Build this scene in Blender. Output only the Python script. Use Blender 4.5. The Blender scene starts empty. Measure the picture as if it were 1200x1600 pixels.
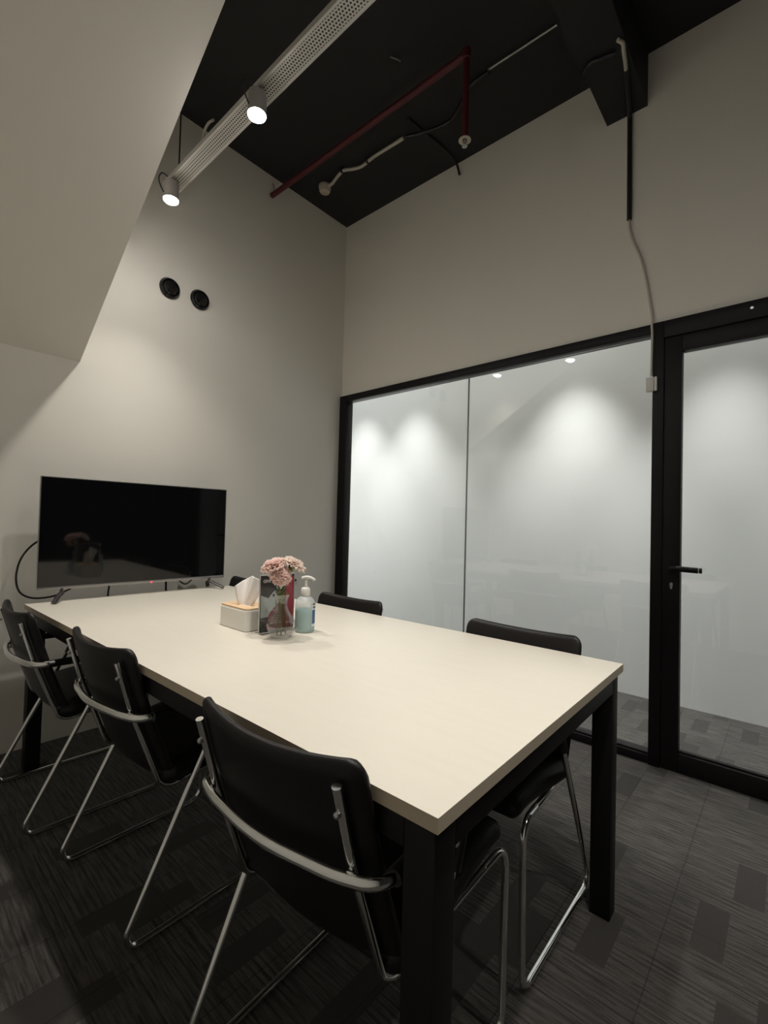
import bpy, bmesh, math, random
from mathutils import Vector, Matrix, Euler

# ------------------------------------------------------------------ camera
C = bpy.context.scene.collection
sc = bpy.context.scene
YAW, PITCH, ROLL = 0.8481, 0.0238, 0.0265
fw = Vector((math.sin(YAW)*math.cos(PITCH), math.cos(YAW)*math.cos(PITCH), math.sin(PITCH)))
rt = Vector((math.cos(YAW), -math.sin(YAW), 0)); up = rt.cross(fw)
r2 = rt*math.cos(ROLL)+up*math.sin(ROLL); u2 = up*math.cos(ROLL)-rt*math.sin(ROLL)
cam_d = bpy.data.cameras.new('camera'); cam = bpy.data.objects.new('camera', cam_d); C.objects.link(cam)
cam.matrix_world = Matrix(((r2.x, u2.x, -fw.x, -2.6737), (r2.y, u2.y, -fw.y, -2.8672), (r2.z, u2.z, -fw.z, 1.1668), (0, 0, 0, 1)))
cam_d.sensor_fit = 'HORIZONTAL'; cam_d.sensor_width = 36; cam_d.lens = 36*724.5/1200
cam_d.clip_start = 0.02
sc.camera = cam

# ------------------------------------------------------------------ light levels
EXPOSURE = 0.0
TRACK_W = 57          # each spot lamp on the track
CORR_W = 178           # corridor downlights
sc.view_settings.view_transform = 'Standard'
sc.view_settings.look = 'None'
sc.view_settings.gamma = 1
sc.view_settings.use_curve_mapping = False
sc.view_settings.exposure = EXPOSURE
w = bpy.data.worlds.new('world'); sc.world = w; w.use_nodes = True
w.node_tree.nodes['Background'].inputs[0].default_value = (0.5, 0.52, 0.55, 1)
w.node_tree.nodes['Background'].inputs[1].default_value = 0.02

def spot(loc, power, size=115, blend=0.9, col=(1, 0.955, 0.88), rad=0.03, tilt=(0, 0)):
    d = bpy.data.lights.new('spot_light', 'SPOT'); o = bpy.data.objects.new('spot_light', d); C.objects.link(o)
    o.location = loc; o.rotation_euler = (math.radians(tilt[0]), math.radians(tilt[1]), 0)
    d.energy = power; d.spot_size = math.radians(size); d.spot_blend = blend; d.color = col; d.shadow_soft_size = rad
    return o
TRACK_X = -1.67
LAMP_Y = [-0.53, -1.285, -2.03, -2.77, -3.51]
for i, y in enumerate(LAMP_Y):
    spot((-1.695, y, 2.735), TRACK_W, size=102, blend=1.0, tilt=(0, 0))
DOWN = [(0.54, 1.5), (0.57, 0.66), (0.56, -0.04), (0.42, -0.85), (0.55, -1.6), (0.52, -2.55), (0.52, -3.5)]
DPOW = [1, 1, 1, 0.35, 1.25, 0.9, 0.8]
DZ = 3.0
for (x, y), k in zip(DOWN, DPOW):
    spot((x, y, DZ-0.02), CORR_W*k, size=66, blend=1.0, col=(1.0, 0.98, 0.96), rad=0.035)

# ------------------------------------------------------------------ materials
def mat(name, col, rough=0.6, metal=0.0, bump=0.0, bscale=200, var=0.0, vscale=8, spec=0.5, emis=None, es=0, coat=0):
    m = bpy.data.materials.new(name); m.use_nodes = True
    nt = m.node_tree; b = nt.nodes['Principled BSDF']
    b.inputs['Base Color'].default_value = (*col, 1); b.inputs['Roughness'].default_value = rough
    b.inputs['Metallic'].default_value = metal; b.inputs['Specular IOR Level'].default_value = spec
    b.inputs['Coat Weight'].default_value = coat
    tc = nt.nodes.new('ShaderNodeTexCoord')
    n = nt.nodes.new('ShaderNodeTexNoise'); n.inputs['Scale'].default_value = vscale; n.inputs['Detail'].default_value = 4
    nt.links.new(tc.outputs['Object'], n.inputs['Vector'])
    mx = nt.nodes.new('ShaderNodeMix'); mx.data_type = 'RGBA'
    v = max(var, 0.01)
    mx.inputs['A'].default_value = (*[c*(1-v) for c in col], 1); mx.inputs['B'].default_value = (*[min(1, c*(1+v)) for c in col], 1)
    nt.links.new(n.outputs['Fac'], mx.inputs['Factor']); nt.links.new(mx.outputs['Result'], b.inputs['Base Color'])
    if bump:
        n2 = nt.nodes.new('ShaderNodeTexNoise'); n2.inputs['Scale'].default_value = bscale
        nt.links.new(tc.outputs['Object'], n2.inputs['Vector'])
        bp = nt.nodes.new('ShaderNodeBump'); bp.inputs['Strength'].default_value = bump; bp.inputs['Distance'].default_value = 0.002
        nt.links.new(n2.outputs['Fac'], bp.inputs['Height']); nt.links.new(bp.outputs['Normal'], b.inputs['Normal'])
    if emis:
        b.inputs['Emission Color'].default_value = (*emis, 1); b.inputs['Emission Strength'].default_value = es
    return m
M = {}
M['wall'] = mat('warm_white_wall_paint', (0.82, 0.785, 0.71), 0.85, bump=0.03, bscale=60, var=0.015, vscale=3)
M['corridor'] = mat('cool_white_wall_paint', (0.83, 0.84, 0.825), 0.85, var=0.02, vscale=1.5)
M['ceiling'] = mat('black_ceiling_paint', (0.013, 0.012, 0.013), 0.7, bump=0.6, bscale=25, var=0.2, vscale=3)
M['ceiling_gloss'] = mat('black_glossy_foil', (0.015, 0.014, 0.015), 0.25, bump=0.8, bscale=60)
M['cceil'] = mat('white_ceiling_paint', (0.75, 0.75, 0.74), 0.85)
M['frame'] = mat('black_powder_coat', (0.005, 0.0035, 0.0042), 0.5, spec=0.3)
M['leg'] = mat('black_table_steel', (0.006, 0.005, 0.0055), 0.55, spec=0.3)
M['leather'] = mat('black_leatherette', (0.008, 0.0065, 0.0068), 0.45, bump=0.25, bscale=500, var=0.1, spec=0.35)
M['pad'] = mat('black_plastic', (0.01, 0.01, 0.01), 0.4)
M['chrome'] = mat('chrome_tube', (0.88, 0.89, 0.88), 0.12, metal=1.0)
M['vent'] = mat('black_gloss_plastic', (0.012, 0.011, 0.011), 0.22)
M['tv'] = mat('tv_housing_plastic', (0.02, 0.02, 0.02), 0.4)
M['screen'] = mat('tv_screen_glass', (0.004, 0.004, 0.0045), 0.05, spec=0.5)
M['silver'] = mat('brushed_silver_bezel', (0.38, 0.37, 0.36), 0.35, metal=0.8)
M['darkmetal'] = mat('dark_metal_foot', (0.09, 0.085, 0.085), 0.3, metal=0.7)
M['led'] = mat('red_standby_light', (0.8, 0.02, 0.04), 0.4, emis=(1, 0.04, 0.10), es=2.5)
M['wplastic'] = mat('white_plastic', (0.72, 0.70, 0.66), 0.4)
M['beige'] = mat('beige_plastic', (0.52, 0.46, 0.37), 0.5)
M['cable_w'] = mat('white_cable', (0.55, 0.51, 0.44), 0.5)
M['cable_b'] = mat('black_cable', (0.012, 0.012, 0.012), 0.5)
M['red'] = mat('dark_red_pipe_paint', (0.085, 0.010, 0.013), 0.55, bump=0.2, bscale=80, var=0.15)
M['galv'] = mat('galvanised_channel', (0.52, 0.50, 0.46), 0.5, metal=0.3, var=0.06)
M['grey'] = mat('grey_lamp_housing', (0.30, 0.28, 0.26), 0.5)
M['bulb'] = mat('bulb_lens', (1, 1, 1), 0.3, emis=(1, 0.97, 0.93), es=200)
M['cbulb'] = mat('downlight_lens', (1, 1, 1), 0.3, emis=(1, 1, 1), es=120)
M['bamboo'] = mat('pale_bamboo_lid', (0.74, 0.52, 0.32), 0.5, var=0.12, vscale=60)
M['tissuebox'] = mat('light_grey_box_plastic', (0.92, 0.90, 0.86), 0.4)
M['tissue'] = mat('tissue_paper', (0.86, 0.83, 0.80), 0.9, bump=0.4, bscale=120)
def petal_mat(name, col):
    m = mat(name, col, 0.7, var=0.06, vscale=60); nt = m.node_tree; N = nt.nodes; L = nt.links
    t = N.new('ShaderNodeBsdfTranslucent'); t.inputs[0].default_value = (*col, 1); ms = N.new('ShaderNodeMixShader'); ms.inputs[0].default_value = 0.6
    L.new(N['Principled BSDF'].outputs[0], ms.inputs[1]); L.new(t.outputs[0], ms.inputs[2]); L.new(ms.outputs[0], N['Material Output'].inputs['Surface'])
    return m
M['petal'] = petal_mat('pale_pink_petals', (1.0, 0.84, 0.79)); M['petal2'] = petal_mat('peach_pink_petals', (1.0, 0.90, 0.84))
M['stem'] = mat('green_stem', (0.13, 0.15, 0.045), 0.6, var=0.25, vscale=80)
M['liquid'] = mat('teal_gel', (0.15, 0.45, 0.44), 0.25)
M['label_w'] = mat('white_label', (0.72, 0.76, 0.78), 0.5)
M['label_b'] = mat('blue_print', (0.03, 0.11, 0.28), 0.5)
M['label_n'] = mat('navy_print', (0.015, 0.02, 0.05), 0.5)
M['p_grey'] = mat('leaflet_grey', (0.25, 0.29, 0.30), 0.5, var=0.5, vscale=26)
M['p_dark'] = mat('leaflet_dark_grey', (0.055, 0.05, 0.05), 0.5)
M['p_red'] = mat('leaflet_crimson', (0.36, 0.035, 0.055), 0.5, var=0.08)
M['p_white'] = mat('leaflet_white_ink', (0.75, 0.74, 0.72), 0.5)
M['p_light'] = mat('leaflet_light_grey', (0.58, 0.63, 0.64), 0.5, var=0.2, vscale=30)
M['screw'] = mat('steel_screw', (0.5, 0.5, 0.5), 0.3, metal=1)

# table laminate: cream with faint cloudy pattern
def table_mat():
    m = mat('cream_laminate', (0.80, 0.745, 0.63), 0.38, var=0.02, vscale=6, spec=0.4)
    nt = m.node_tree; b = nt.nodes['Principled BSDF']
    tc = nt.nodes.new('ShaderNodeTexCoord'); mp = nt.nodes.new('ShaderNodeMapping'); mp.inputs['Scale'].default_value = (30, 3, 1)
    n = nt.nodes.new('ShaderNodeTexNoise'); n.inputs['Scale'].default_value = 1.5; n.inputs['Detail'].default_value = 8
    nt.links.new(tc.outputs['Object'], mp.inputs['Vector']); nt.links.new(mp.outputs['Vector'], n.inputs['Vector'])
    r = nt.nodes.new('ShaderNodeValToRGB'); r.color_ramp.elements[0].position = 0.25; r.color_ramp.elements[1].position = 0.6
    r.color_ramp.elements[0].color = (0.695, 0.648, 0.556, 1); r.color_ramp.elements[1].color = (0.715, 0.668, 0.576, 1)
    nt.links.new(n.outputs['Fac'], r.inputs['Fac']); nt.links.new(r.outputs['Color'], b.inputs['Base Color'])
    return m
M['table'] = table_mat()
M['edge'] = mat('taupe_edge_band', (0.56, 0.48, 0.36), 0.5, var=0.06, vscale=30)

def carpet():
    m = bpy.data.materials.new('striped_carpet_tiles'); m.use_nodes = True; nt = m.node_tree; N = nt.nodes; L = nt.links
    b = N['Principled BSDF']; b.inputs['Roughness'].default_value = 0.95; b.inputs['Specular IOR Level'].default_value = 0.15
    b.inputs['Sheen Weight'].default_value = 0.25; b.inputs['Sheen Roughness'].default_value = 0.4
    tc = N.new('ShaderNodeTexCoord'); sep = N.new('ShaderNodeSeparateXYZ'); L.new(tc.outputs['Object'], sep.inputs[0])
    def math_(op, a, bb=None, v=None):
        n = N.new('ShaderNodeMath'); n.operation = op
        if hasattr(a, 'is_linked'): L.new(a, n.inputs[0])
        else: n.inputs[0].default_value = a
        if bb is not None:
            if hasattr(bb, 'is_linked'): L.new(bb, n.inputs[1])
            else: n.inputs[1].default_value = bb
        return n.outputs[0]
    X, Y = sep.outputs[0], sep.outputs[1]
    # streaks running along y
    cmb = N.new('ShaderNodeCombineXYZ'); L.new(math_('MULTIPLY', X, 125.0), cmb.inputs[0]); L.new(math_('MULTIPLY', Y, 9.0), cmb.inputs[1])
    n1 = N.new('ShaderNodeTexNoise'); n1.inputs['Scale'].default_value = 1.0; n1.inputs['Detail'].default_value = 3; n1.inputs['Roughness'].default_value = 0.6
    L.new(cmb.outputs[0], n1.inputs['Vector'])
    cr = N.new('ShaderNodeValToRGB'); cr.color_ramp.elements[0].position = 0.38; cr.color_ramp.elements[1].position = 0.66
    cr.color_ramp.elements[0].color = (0.58, 0.58, 0.58, 1); cr.color_ramp.elements[1].color = (1.25, 1.25, 1.25, 1)
    L.new(n1.outputs['Fac'], cr.inputs['Fac'])
    # fine loops
    n2 = N.new('ShaderNodeTexNoise'); n2.inputs['Scale'].default_value = 420; L.new(tc.outputs['Object'], n2.inputs['Vector'])
    # darker blocks 0.22 x 0.08, staggered
    row = math_('FLOOR', math_('DIVIDE', Y, 0.078))
    sh = math_('MULTIPLY', row, 0.37)
    col = math_('FLOOR', math_('ADD', math_('DIVIDE', X, 0.215), sh))
    cc = N.new('ShaderNodeCombineXYZ'); L.new(row, cc.inputs[0]); L.new(col, cc.inputs[1])
    wn = N.new('ShaderNodeTexWhiteNoise'); wn.noise_dimensions = '2D'; L.new(cc.outputs[0], wn.inputs['Vector'])
    dark = math_('LESS_THAN', wn.outputs['Value'], 0.17)
    # plank seams: columns 0.25 wide tiles
    tx = math_('FRACT', math_('DIVIDE', math_('ADD', X, 0.02), 0.5)); ty = math_('FRACT', math_('DIVIDE', math_('ADD', Y, 0.09), 0.25))
    seam = math_('MAXIMUM', math_('LESS_THAN', tx, 0.008), math_('LESS_THAN', ty, 0.02))
    lk = math_('FLOOR', math_('DIVIDE', X, 0.0185)); lf = math_('FRACT', math_('DIVIDE', X, 0.0185))
    sg = math_('FLOOR', math_('ADD', math_('DIVIDE', Y, 0.19), math_('MULTIPLY', lk, 0.613)))
    c5 = N.new('ShaderNodeCombineXYZ'); L.new(lk, c5.inputs[0]); L.new(sg, c5.inputs[1])
    wn5 = N.new('ShaderNodeTexWhiteNoise'); wn5.noise_dimensions = '2D'; L.new(c5.outputs[0], wn5.inputs['Vector'])
    line = math_('MULTIPLY', math_('LESS_THAN', lf, 0.30), math_('LESS_THAN', wn5.outputs['Value'], 0.62))
    line = math_('MULTIPLY', line, math_('SUBTRACT', 1.0, dark))
    # per plank tone
    c3 = N.new('ShaderNodeCombineXYZ'); L.new(math_('FLOOR', math_('DIVIDE', math_('ADD', X, 0.02), 0.5)), c3.inputs[0]); L.new(math_('FLOOR', math_('DIVIDE', math_('ADD', Y, 0.09), 0.25)), c3.inputs[1])
    wn2 = N.new('ShaderNodeTexWhiteNoise'); wn2.noise_dimensions = '2D'; L.new(c3.outputs[0], wn2.inputs['Vector'])
    tone = math_('ADD', math_('MULTIPLY', wn2.outputs['Value'], 0.16), 0.92)
    streak = N.new('ShaderNodeMix'); streak.data_type = 'FLOAT'
    sepc = N.new('ShaderNodeSeparateColor'); L.new(cr.outputs['Color'], sepc.inputs[0])
    L.new(dark, streak.inputs[0]); L.new(sepc.outputs[0], streak.inputs[2]); streak.inputs[3].default_value = 0.52
    f = math_('MULTIPLY', streak.outputs[0], tone)
    f = math_('MULTIPLY', f, math_('SUBTRACT', 1.0, math_('MULTIPLY', seam, 0.35)))
    f = math_('MULTIPLY', f, math_('SUBTRACT', 1.0, math_('MULTIPLY', line, 0.38)))
    f = math_('MULTIPLY', f, math_('ADD', math_('MULTIPLY', n2.outputs['Fac'], 0.9), 0.55))
    vm = N.new('ShaderNodeVectorMath'); vm.operation = 'SCALE'; vm.inputs[0].default_value = (0.084, 0.077, 0.070); L.new(f, vm.inputs['Scale'])
    L.new(vm.outputs[0], b.inputs['Base Color'])
    bp = N.new('ShaderNodeBump'); bp.inputs['Strength'].default_value = 0.7; bp.inputs['Distance'].default_value = 0.004
    L.new(f, bp.inputs['Height']); L.new(bp.outputs['Normal'], b.inputs['Normal'])
    return m
M['carpet'] = carpet()

def pane_glass(name, tint=(0.97, 0.985, 0.98), ior=1.5, rough=0.0, extra=0.0):
    m = bpy.data.materials.new(name); m.use_nodes = True; nt = m.node_tree; N = nt.nodes; L = nt.links
    N.remove(N['Principled BSDF']); out = N['Material Output']
    t = N.new('ShaderNodeBsdfTransparent'); t.inputs[0].default_value = (*tint, 1)
    g = N.new('ShaderNodeBsdfGlossy'); g.inputs['Roughness'].default_value = rough
    geo = N.new('ShaderNodeNewGeometry'); mx = N.new('ShaderNodeMix'); mx.data_type = 'FLOAT'
    L.new(geo.outputs['Backfacing'], mx.inputs[0]); mx.inputs[2].default_value = ior; mx.inputs[3].default_value = 1/ior
    fr = N.new('ShaderNodeFresnel'); L.new(mx.outputs[0], fr.inputs['IOR'])
    fac = fr.outputs[0]
    if extra:
        a = N.new('ShaderNodeMath'); a.operation = 'ADD'; a.use_clamp = True; L.new(fac, a.inputs[0]); a.inputs[1].default_value = extra; fac = a.outputs[0]
    ms = N.new('ShaderNodeMixShader'); L.new(fac, ms.inputs[0]); L.new(t.outputs[0], ms.inputs[1]); L.new(g.outputs[0], ms.inputs[2])
    L.new(ms.outputs[0], out.inputs['Surface'])
    return m
M['glass'] = pane_glass('clear_partition_glass')
M['acrylic'] = pane_glass('clear_acrylic', (0.95, 0.96, 0.96))
M['vaseglass'] = pane_glass('vase_glass', (0.95, 0.96, 0.96), 1.6, 0.01, 0.03)
def milky(name, col, a):
    m = bpy.data.materials.new(name); m.use_nodes = True; nt = m.node_tree; N = nt.nodes; L = nt.links
    b = N['Principled BSDF']; b.inputs['Base Color'].default_value = (*col, 1); b.inputs['Roughness'].default_value = 0.3
    t = N.new('ShaderNodeBsdfTransparent'); ms = N.new('ShaderNodeMixShader'); ms.inputs[0].default_value = a
    n = N.new('ShaderNodeTexNoise'); n.inputs['Scale'].default_value = 3
    L.new(t.outputs[0], ms.inputs[1]); L.new(b.outputs[0], ms.inputs[2]); L.new(ms.outputs[0], N['Material Output'].inputs['Surface'])
    return m
M['milky'] = milky('translucent_white_bottle', (0.88, 0.90, 0.90), 0.40)

def perf_mat():
    m = mat('perforated_channel', (0.52, 0.50, 0.46), 0.5, metal=0.3); nt = m.node_tree; N = nt.nodes; L = nt.links; b = N['Principled BSDF']
    tc = N.new('ShaderNodeTexCoord'); sp = N.new('ShaderNodeSeparateXYZ'); L.new(tc.outputs['Object'], sp.inputs[0])
    def mt(op, a, v=None, v2=None):
        n = N.new('ShaderNodeMath'); n.operation = op
        for i, q in enumerate((a, v, v2)):
            if q is None: continue
            if hasattr(q, 'is_linked'): L.new(q, n.inputs[i])
            else: n.inputs[i].default_value = q
        return n.outputs[0]
    px, py = 0.0115, 0.0125
    u = mt('DIVIDE', sp.outputs[0], px); v = mt('DIVIDE', sp.outputs[1], py)
    row = mt('FLOOR', u); v = mt('ADD', v, mt('MULTIPLY', mt('MODULO', mt('ABSOLUTE', row), 2.0), 0.5))
    du = mt('SUBTRACT', mt('FRACT', u), 0.5); dv = mt('SUBTRACT', mt('FRACT', v), 0.5)
    d = mt('ADD', mt('MULTIPLY', du, du), mt('MULTIPLY', dv, dv))
    hole = mt('MULTIPLY', mt('LESS_THAN', d, 0.10), mt('LESS_THAN', mt('ABSOLUTE', sp.outputs[0]), 0.0287))
    mx = N.new('ShaderNodeMix'); mx.data_type = 'RGBA'; mx.inputs['A'].default_value = (0.52, 0.50, 0.45, 1); mx.inputs['B'].default_value = (0.03, 0.028, 0.025, 1)
    L.new(hole, mx.inputs['Factor']); L.new(mx.outputs['Result'], b.inputs['Base Color'])
    return m
M['perf'] = perf_mat()

# ------------------------------------------------------------------ helpers
def props(o, label=None, cat=None, group=None, kind=None):
    if label: o['label'] = label
    if cat: o['category'] = cat
    if group: o['group'] = group
    if kind: o['kind'] = kind
    return o
def mesh(name, bm, mats, parent=None, smooth=None, loc=None):
    bm.normal_update()
    me = bpy.data.meshes.new(name)
    if smooth is not None:
        for f in bm.faces: f.smooth = True
        for e in bm.edges:
            if len(e.link_faces) == 2 and e.calc_face_angle(0) > math.radians(smooth): e.smooth = False
    bm.to_mesh(me); bm.free()
    for m in (mats if isinstance(mats, (list, tuple)) else [mats]): me.materials.append(m)
    o = bpy.data.objects.new(name, me); C.objects.link(o)
    if parent: o.parent = parent
    if loc: o.location = loc
    return o
def empty(name, loc, rz, label, cat, group=None):
    o = bpy.data.objects.new(name, None); C.objects.link(o); o.location = loc; o.rotation_euler = (0, 0, rz)
    o.empty_display_size = 0.1
    return props(o, label, cat, group)
def box(bm, x0, x1, y0, y1, z0, z1, mi=0, bev=0.0, seg=2):
    vs = [bm.verts.new(p) for p in ((x0, y0, z0), (x1, y0, z0), (x1, y1, z0), (x0, y1, z0), (x0, y0, z1), (x1, y0, z1), (x1, y1, z1), (x0, y1, z1))]
    fs = []
    for q in ((3, 2, 1, 0), (4, 5, 6, 7), (0, 1, 5, 4), (1, 2, 6, 5), (2, 3, 7, 6), (3, 0, 4, 7)):
        f = bm.faces.new([vs[i] for i in q]); f.material_index = mi; fs.append(f)
    if bev:
        es = list({e for f in fs for e in f.edges})
        bmesh.ops.bevel(bm, geom=es, offset=bev, segments=seg, affect='EDGES', profile=0.5)
    return fs
def bx(*a, **k):
    bm = bmesh.new(); box(bm, *a, **k); return bm
def fillet(pts, r, n=7):
    """round the corners of a polyline; r is a number or list per vertex"""
    P = [Vector(p) for p in pts]; out = [P[0]]
    for i in range(1, len(P)-1):
        ri = r[i] if isinstance(r, (list, tuple)) else r
        a = (P[i-1]-P[i]); b = (P[i+1]-P[i]); la, lb = a.length, b.length
        a.normalize(); b.normalize(); ang = a.angle(b)
        if ri <= 0 or ang > math.pi-0.02: out.append(P[i]); continue
        t = min(ri/math.tan(ang/2), la*0.49, lb*0.49)
        p0 = P[i]+a*t; p1 = P[i]+b*t
        rr = t*math.tan(ang/2); c = P[i]+(a+b).normalized()*(rr/math.sin(ang/2))
        v0 = p0-c; v1 = p1-c; th = v0.angle(v1)
        for k in range(n+1):
            s = k/n
            out.append(c+(v0*math.sin((1-s)*th)+v1*math.sin(s*th))/max(math.sin(th), 1e-6))
    out.append(P[-1]); return out
def smoothpath(pts, n=8):
    """Catmull-Rom through the points"""
    P = [Vector(p) for p in pts]; P = [P[0]*2-P[1]]+P+[P[-1]*2-P[-2]]; out = []
    for i in range(1, len(P)-2):
        for k in range(n):
            t = k/n; p0, p1, p2, p3 = P[i-1:i+3]
            out.append(0.5*((2*p1)+(p2-p0)*t+(2*p0-5*p1+4*p2-p3)*t*t+(3*p1-p0-3*p2+p3)*t**3))
    out.append(P[-2]); return out
def tube(bm, path, r, n=12, mi=0, r2=None, up0=(0, 0, 1), cap=True):
    """sweep; r can be a list; r2 gives an oval section (r along the side vector, r2 along the other)"""
    P = [Vector(p) for p in path]; Q = [P[0]]
    for p in P[1:]:
        if (p-Q[-1]).length > 1e-5: Q.append(p)
    P = Q; rings = []; prev = None
    for i, p in enumerate(P):
        t = (P[min(i+1, len(P)-1)]-P[max(i-1, 0)]).normalized()
        if prev is None:
            u = Vector(up0); u = u-t*u.dot(t)
            if u.length < 1e-3: u = Vector((1, 0, 0))-t*t.x
            u.normalize()
        else:
            u = prev-t*prev.dot(t); u.normalize()
        prev = u; s = t.cross(u)
        ri = r[min(i, len(r)-1)] if isinstance(r, (list, tuple)) else r
        rb = ri if r2 is None else r2
        rings.append([bm.verts.new(p+s*math.cos(2*math.pi*k/n)*ri+u*math.sin(2*math.pi*k/n)*rb) for k in range(n)])
    for a, b in zip(rings, rings[1:]):
        for k in range(n):
            f = bm.faces.new((a[k], a[(k+1) % n], b[(k+1) % n], b[k])); f.material_index = mi
    if cap:
        f = bm.faces.new(rings[0][::-1]); f.material_index = mi
        f = bm.faces.new(rings[-1]); f.material_index = mi
def lathe(bm, prof, n=32, c=(0, 0, 0), mi=0, axis='Z'):
    rings = []
    for r, z in prof:
        if r < 1e-6: rings.append([bm.verts.new((c[0], c[1], c[2]+z))])
        else: rings.append([bm.verts.new((c[0]+r*math.cos(2*math.pi*k/n), c[1]+r*math.sin(2*math.pi*k/n), c[2]+z)) for k in range(n)])
    for a, b in zip(rings, rings[1:]):
        for k in range(n):
            if len(a) == 1 and len(b) == 1: continue
            if len(a) == 1: f = bm.faces.new((a[0], b[(k+1) % n], b[k]))
            elif len(b) == 1: f = bm.faces.new((a[k], a[(k+1) % n], b[0]))
            else: f = bm.faces.new((a[k], a[(k+1) % n], b[(k+1) % n], b[k]))
            f.material_index = mi
def prism(bm, poly, h0, h1, axis='Z', mi=0):
    """extrude a polygon given in 2D. axis Z: (x,y)->z ; axis X: (y,z)->x ; axis Y: (x,z)->y"""
    def P(a, b, h): return {'Z': (a, b, h), 'X': (h, a, b), 'Y': (a, h, b)}[axis]
    A = [bm.verts.new(P(a, b, h0)) for a, b in poly]; B = [bm.verts.new(P(a, b, h1)) for a, b in poly]
    fs = [bm.faces.new(A[::-1]), bm.faces.new(B)]
    for i in range(len(A)):
        j = (i+1) % len(A); fs.append(bm.faces.new((A[i], A[j], B[j], B[i])))
    for f in fs: f.material_index = mi
    bmesh.ops.recalc_face_normals(bm, faces=fs)
def rrect(x0, x1, y0, y1, r, n=6):
    out = []
    for cx, cy, a0 in ((x1-r, y0+r, -90), (x1-r, y1-r, 0), (x0+r, y1-r, 90), (x0+r, y0+r, 180)):
        for k in range(n+1):
            a = math.radians(a0+90*k/n); out.append((cx+r*math.cos(a), cy+r*math.sin(a)))
    return out
def struct(name, bm, mats, **k):
    return props(mesh(name, bm, mats, **k), kind='structure')
def text(name, s, size, m, parent, mtx, extrude=0.0002, bold=0.0):
    cu = bpy.data.curves.new(name, 'FONT'); cu.body = s; cu.size = size; cu.extrude = extrude; cu.offset = bold
    t = bpy.data.objects.new(name, cu); C.objects.link(t)
    dg = bpy.context.evaluated_depsgraph_get(); me = bpy.data.meshes.new_from_object(t.evaluated_get(dg))
    bpy.data.objects.remove(t); o = bpy.data.objects.new(name, me); me.materials.clear(); me.materials.append(m); C.objects.link(o)
    o.parent = parent; o.matrix_local = mtx
    return o

# ------------------------------------------------------------------ the room
H, T = 3.68, 2.22
XL, YF, CW, YB = -3.1, -4.7, 0.985, 3.4        # left wall, wall behind the camera, corridor wall, corridor end
CZ = DZ
struct('floor', bx(XL, CW, YF, YB, -0.1, 0), M['carpet'])
struct('ceiling', bx(XL, 0.12, YF, 0.12, H, H+0.1), M['ceiling'])
struct('wall_back', bx(XL, 0.0, 0.0, 0.12, 0, H), M['wall'])
struct('wall_right', bx(0.0, 0.12, YF, 0.0, T, H), M['wall'])
struct('wall_left', bx(XL-0.12, XL, YF, 0.12, 0, H), M['wall'])
M['dark_wall'] = mat('charcoal_wall_paint', (0.03, 0.03, 0.032), 0.8)
struct('wall_front', bx(XL, 0.12, YF-0.12, YF, 0, H), M['dark_wall'])
struct('wall_beside_door', bx(0.0, 0.12, YF, -3.42, 0, T), M['dark_wall'])
struct('wall_corridor', bx(CW, CW+0.12, YF, YB, 0, 3.1), M['corridor'])
struct('wall_corridor_near', bx(0.0, 0.12, 0.0, YB, 0, 3.1), M['corridor'])
struct('wall_corridor_end', bx(0.0, CW, YB, YB+0.12, 0, 3.0), M['corridor'])
struct('wall_corridor_far_end', bx(0.12, CW, YF-0.12, YF, 0, 3.0), M['corridor'])
struct('ceiling_corridor', bx(0.12, CW, YF, YB, CZ, CZ+0.1), M['cceil'])
# sloping underside of the stair (boxed in, painted like the wall)
bm = bmesh.new(); SX, SZ, SL = -1.916, 1.985, 0.652
yk = -(H-SZ)/SL
prism(bm, [(0, SZ), (0, H), (yk, H)], XL, SX, axis='X')
struct('ceiling_stair_soffit', bm, M['wall'])
# dropped black beam running to the glass wall
struct('ceiling_beam', bx(-1.35, 0.0, -2.285, -2.086, 3.40, H), M['ceiling'])

# glass partition: window_1 and door_1
win = bpy.data.objects.new('window_1', None); C.objects.link(win); props(win, kind='structure')
PY, DY = -2.33, -2.457
bm = bmesh.new()
box(bm, -0.022, 0.05, -0.085, 0, 0, T, bev=0.002); box(bm, -0.022, 0.05, PY, -0.085, T-0.052, T, bev=0.002)
box(bm, -0.022, 0.05, PY, -0.085, 0, 0.042, bev=0.002)
box(bm, -0.012, 0.05, PY, -0.085, 0.042, 0.052)
mesh('window_frame', bm, M['frame'], win, smooth=30)
mesh('glass_pane', bx(0.008, 0.018, -1.2285, -0.080, 0.040, T-0.055), M['glass'], win)
mesh('glass_pane', bx(0.008, 0.018, PY, -1.2315, 0.040, T-0.055), M['glass'], win)
M['joint'] = mat('grey_silicone_joint', (0.16, 0.165, 0.16), 0.5)
mesh('glass_joint', bx(0.007, 0.019, -1.2325, -1.2275, 0.045, T-0.06), M['joint'], win)
door = bpy.data.objects.new('door_1', None); C.objects.link(door); props(door, kind='structure')
bm = bmesh.new(); box(bm, -0.03, 0.06, PY-0.05, PY, 0, T, bev=0.002); box(bm, -0.03, 0.06, -3.42, PY-0.05, T-0.085, T, bev=0.002); box(bm, -0.03, 0.06, -3.42, -3.37, 0, T-0.085, bev=0.002)
mesh('door_frame', bm, M['frame'], door, smooth=30)
bm = bmesh.new(); y0, y1 = -3.366, PY-0.054
box(bm, -0.026, 0.024, DY, y1, 0.008, T-0.09, bev=0.003); box(bm, -0.026, 0.024, y0, y0+0.075, 0.008, T-0.09, bev=0.003)
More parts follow.
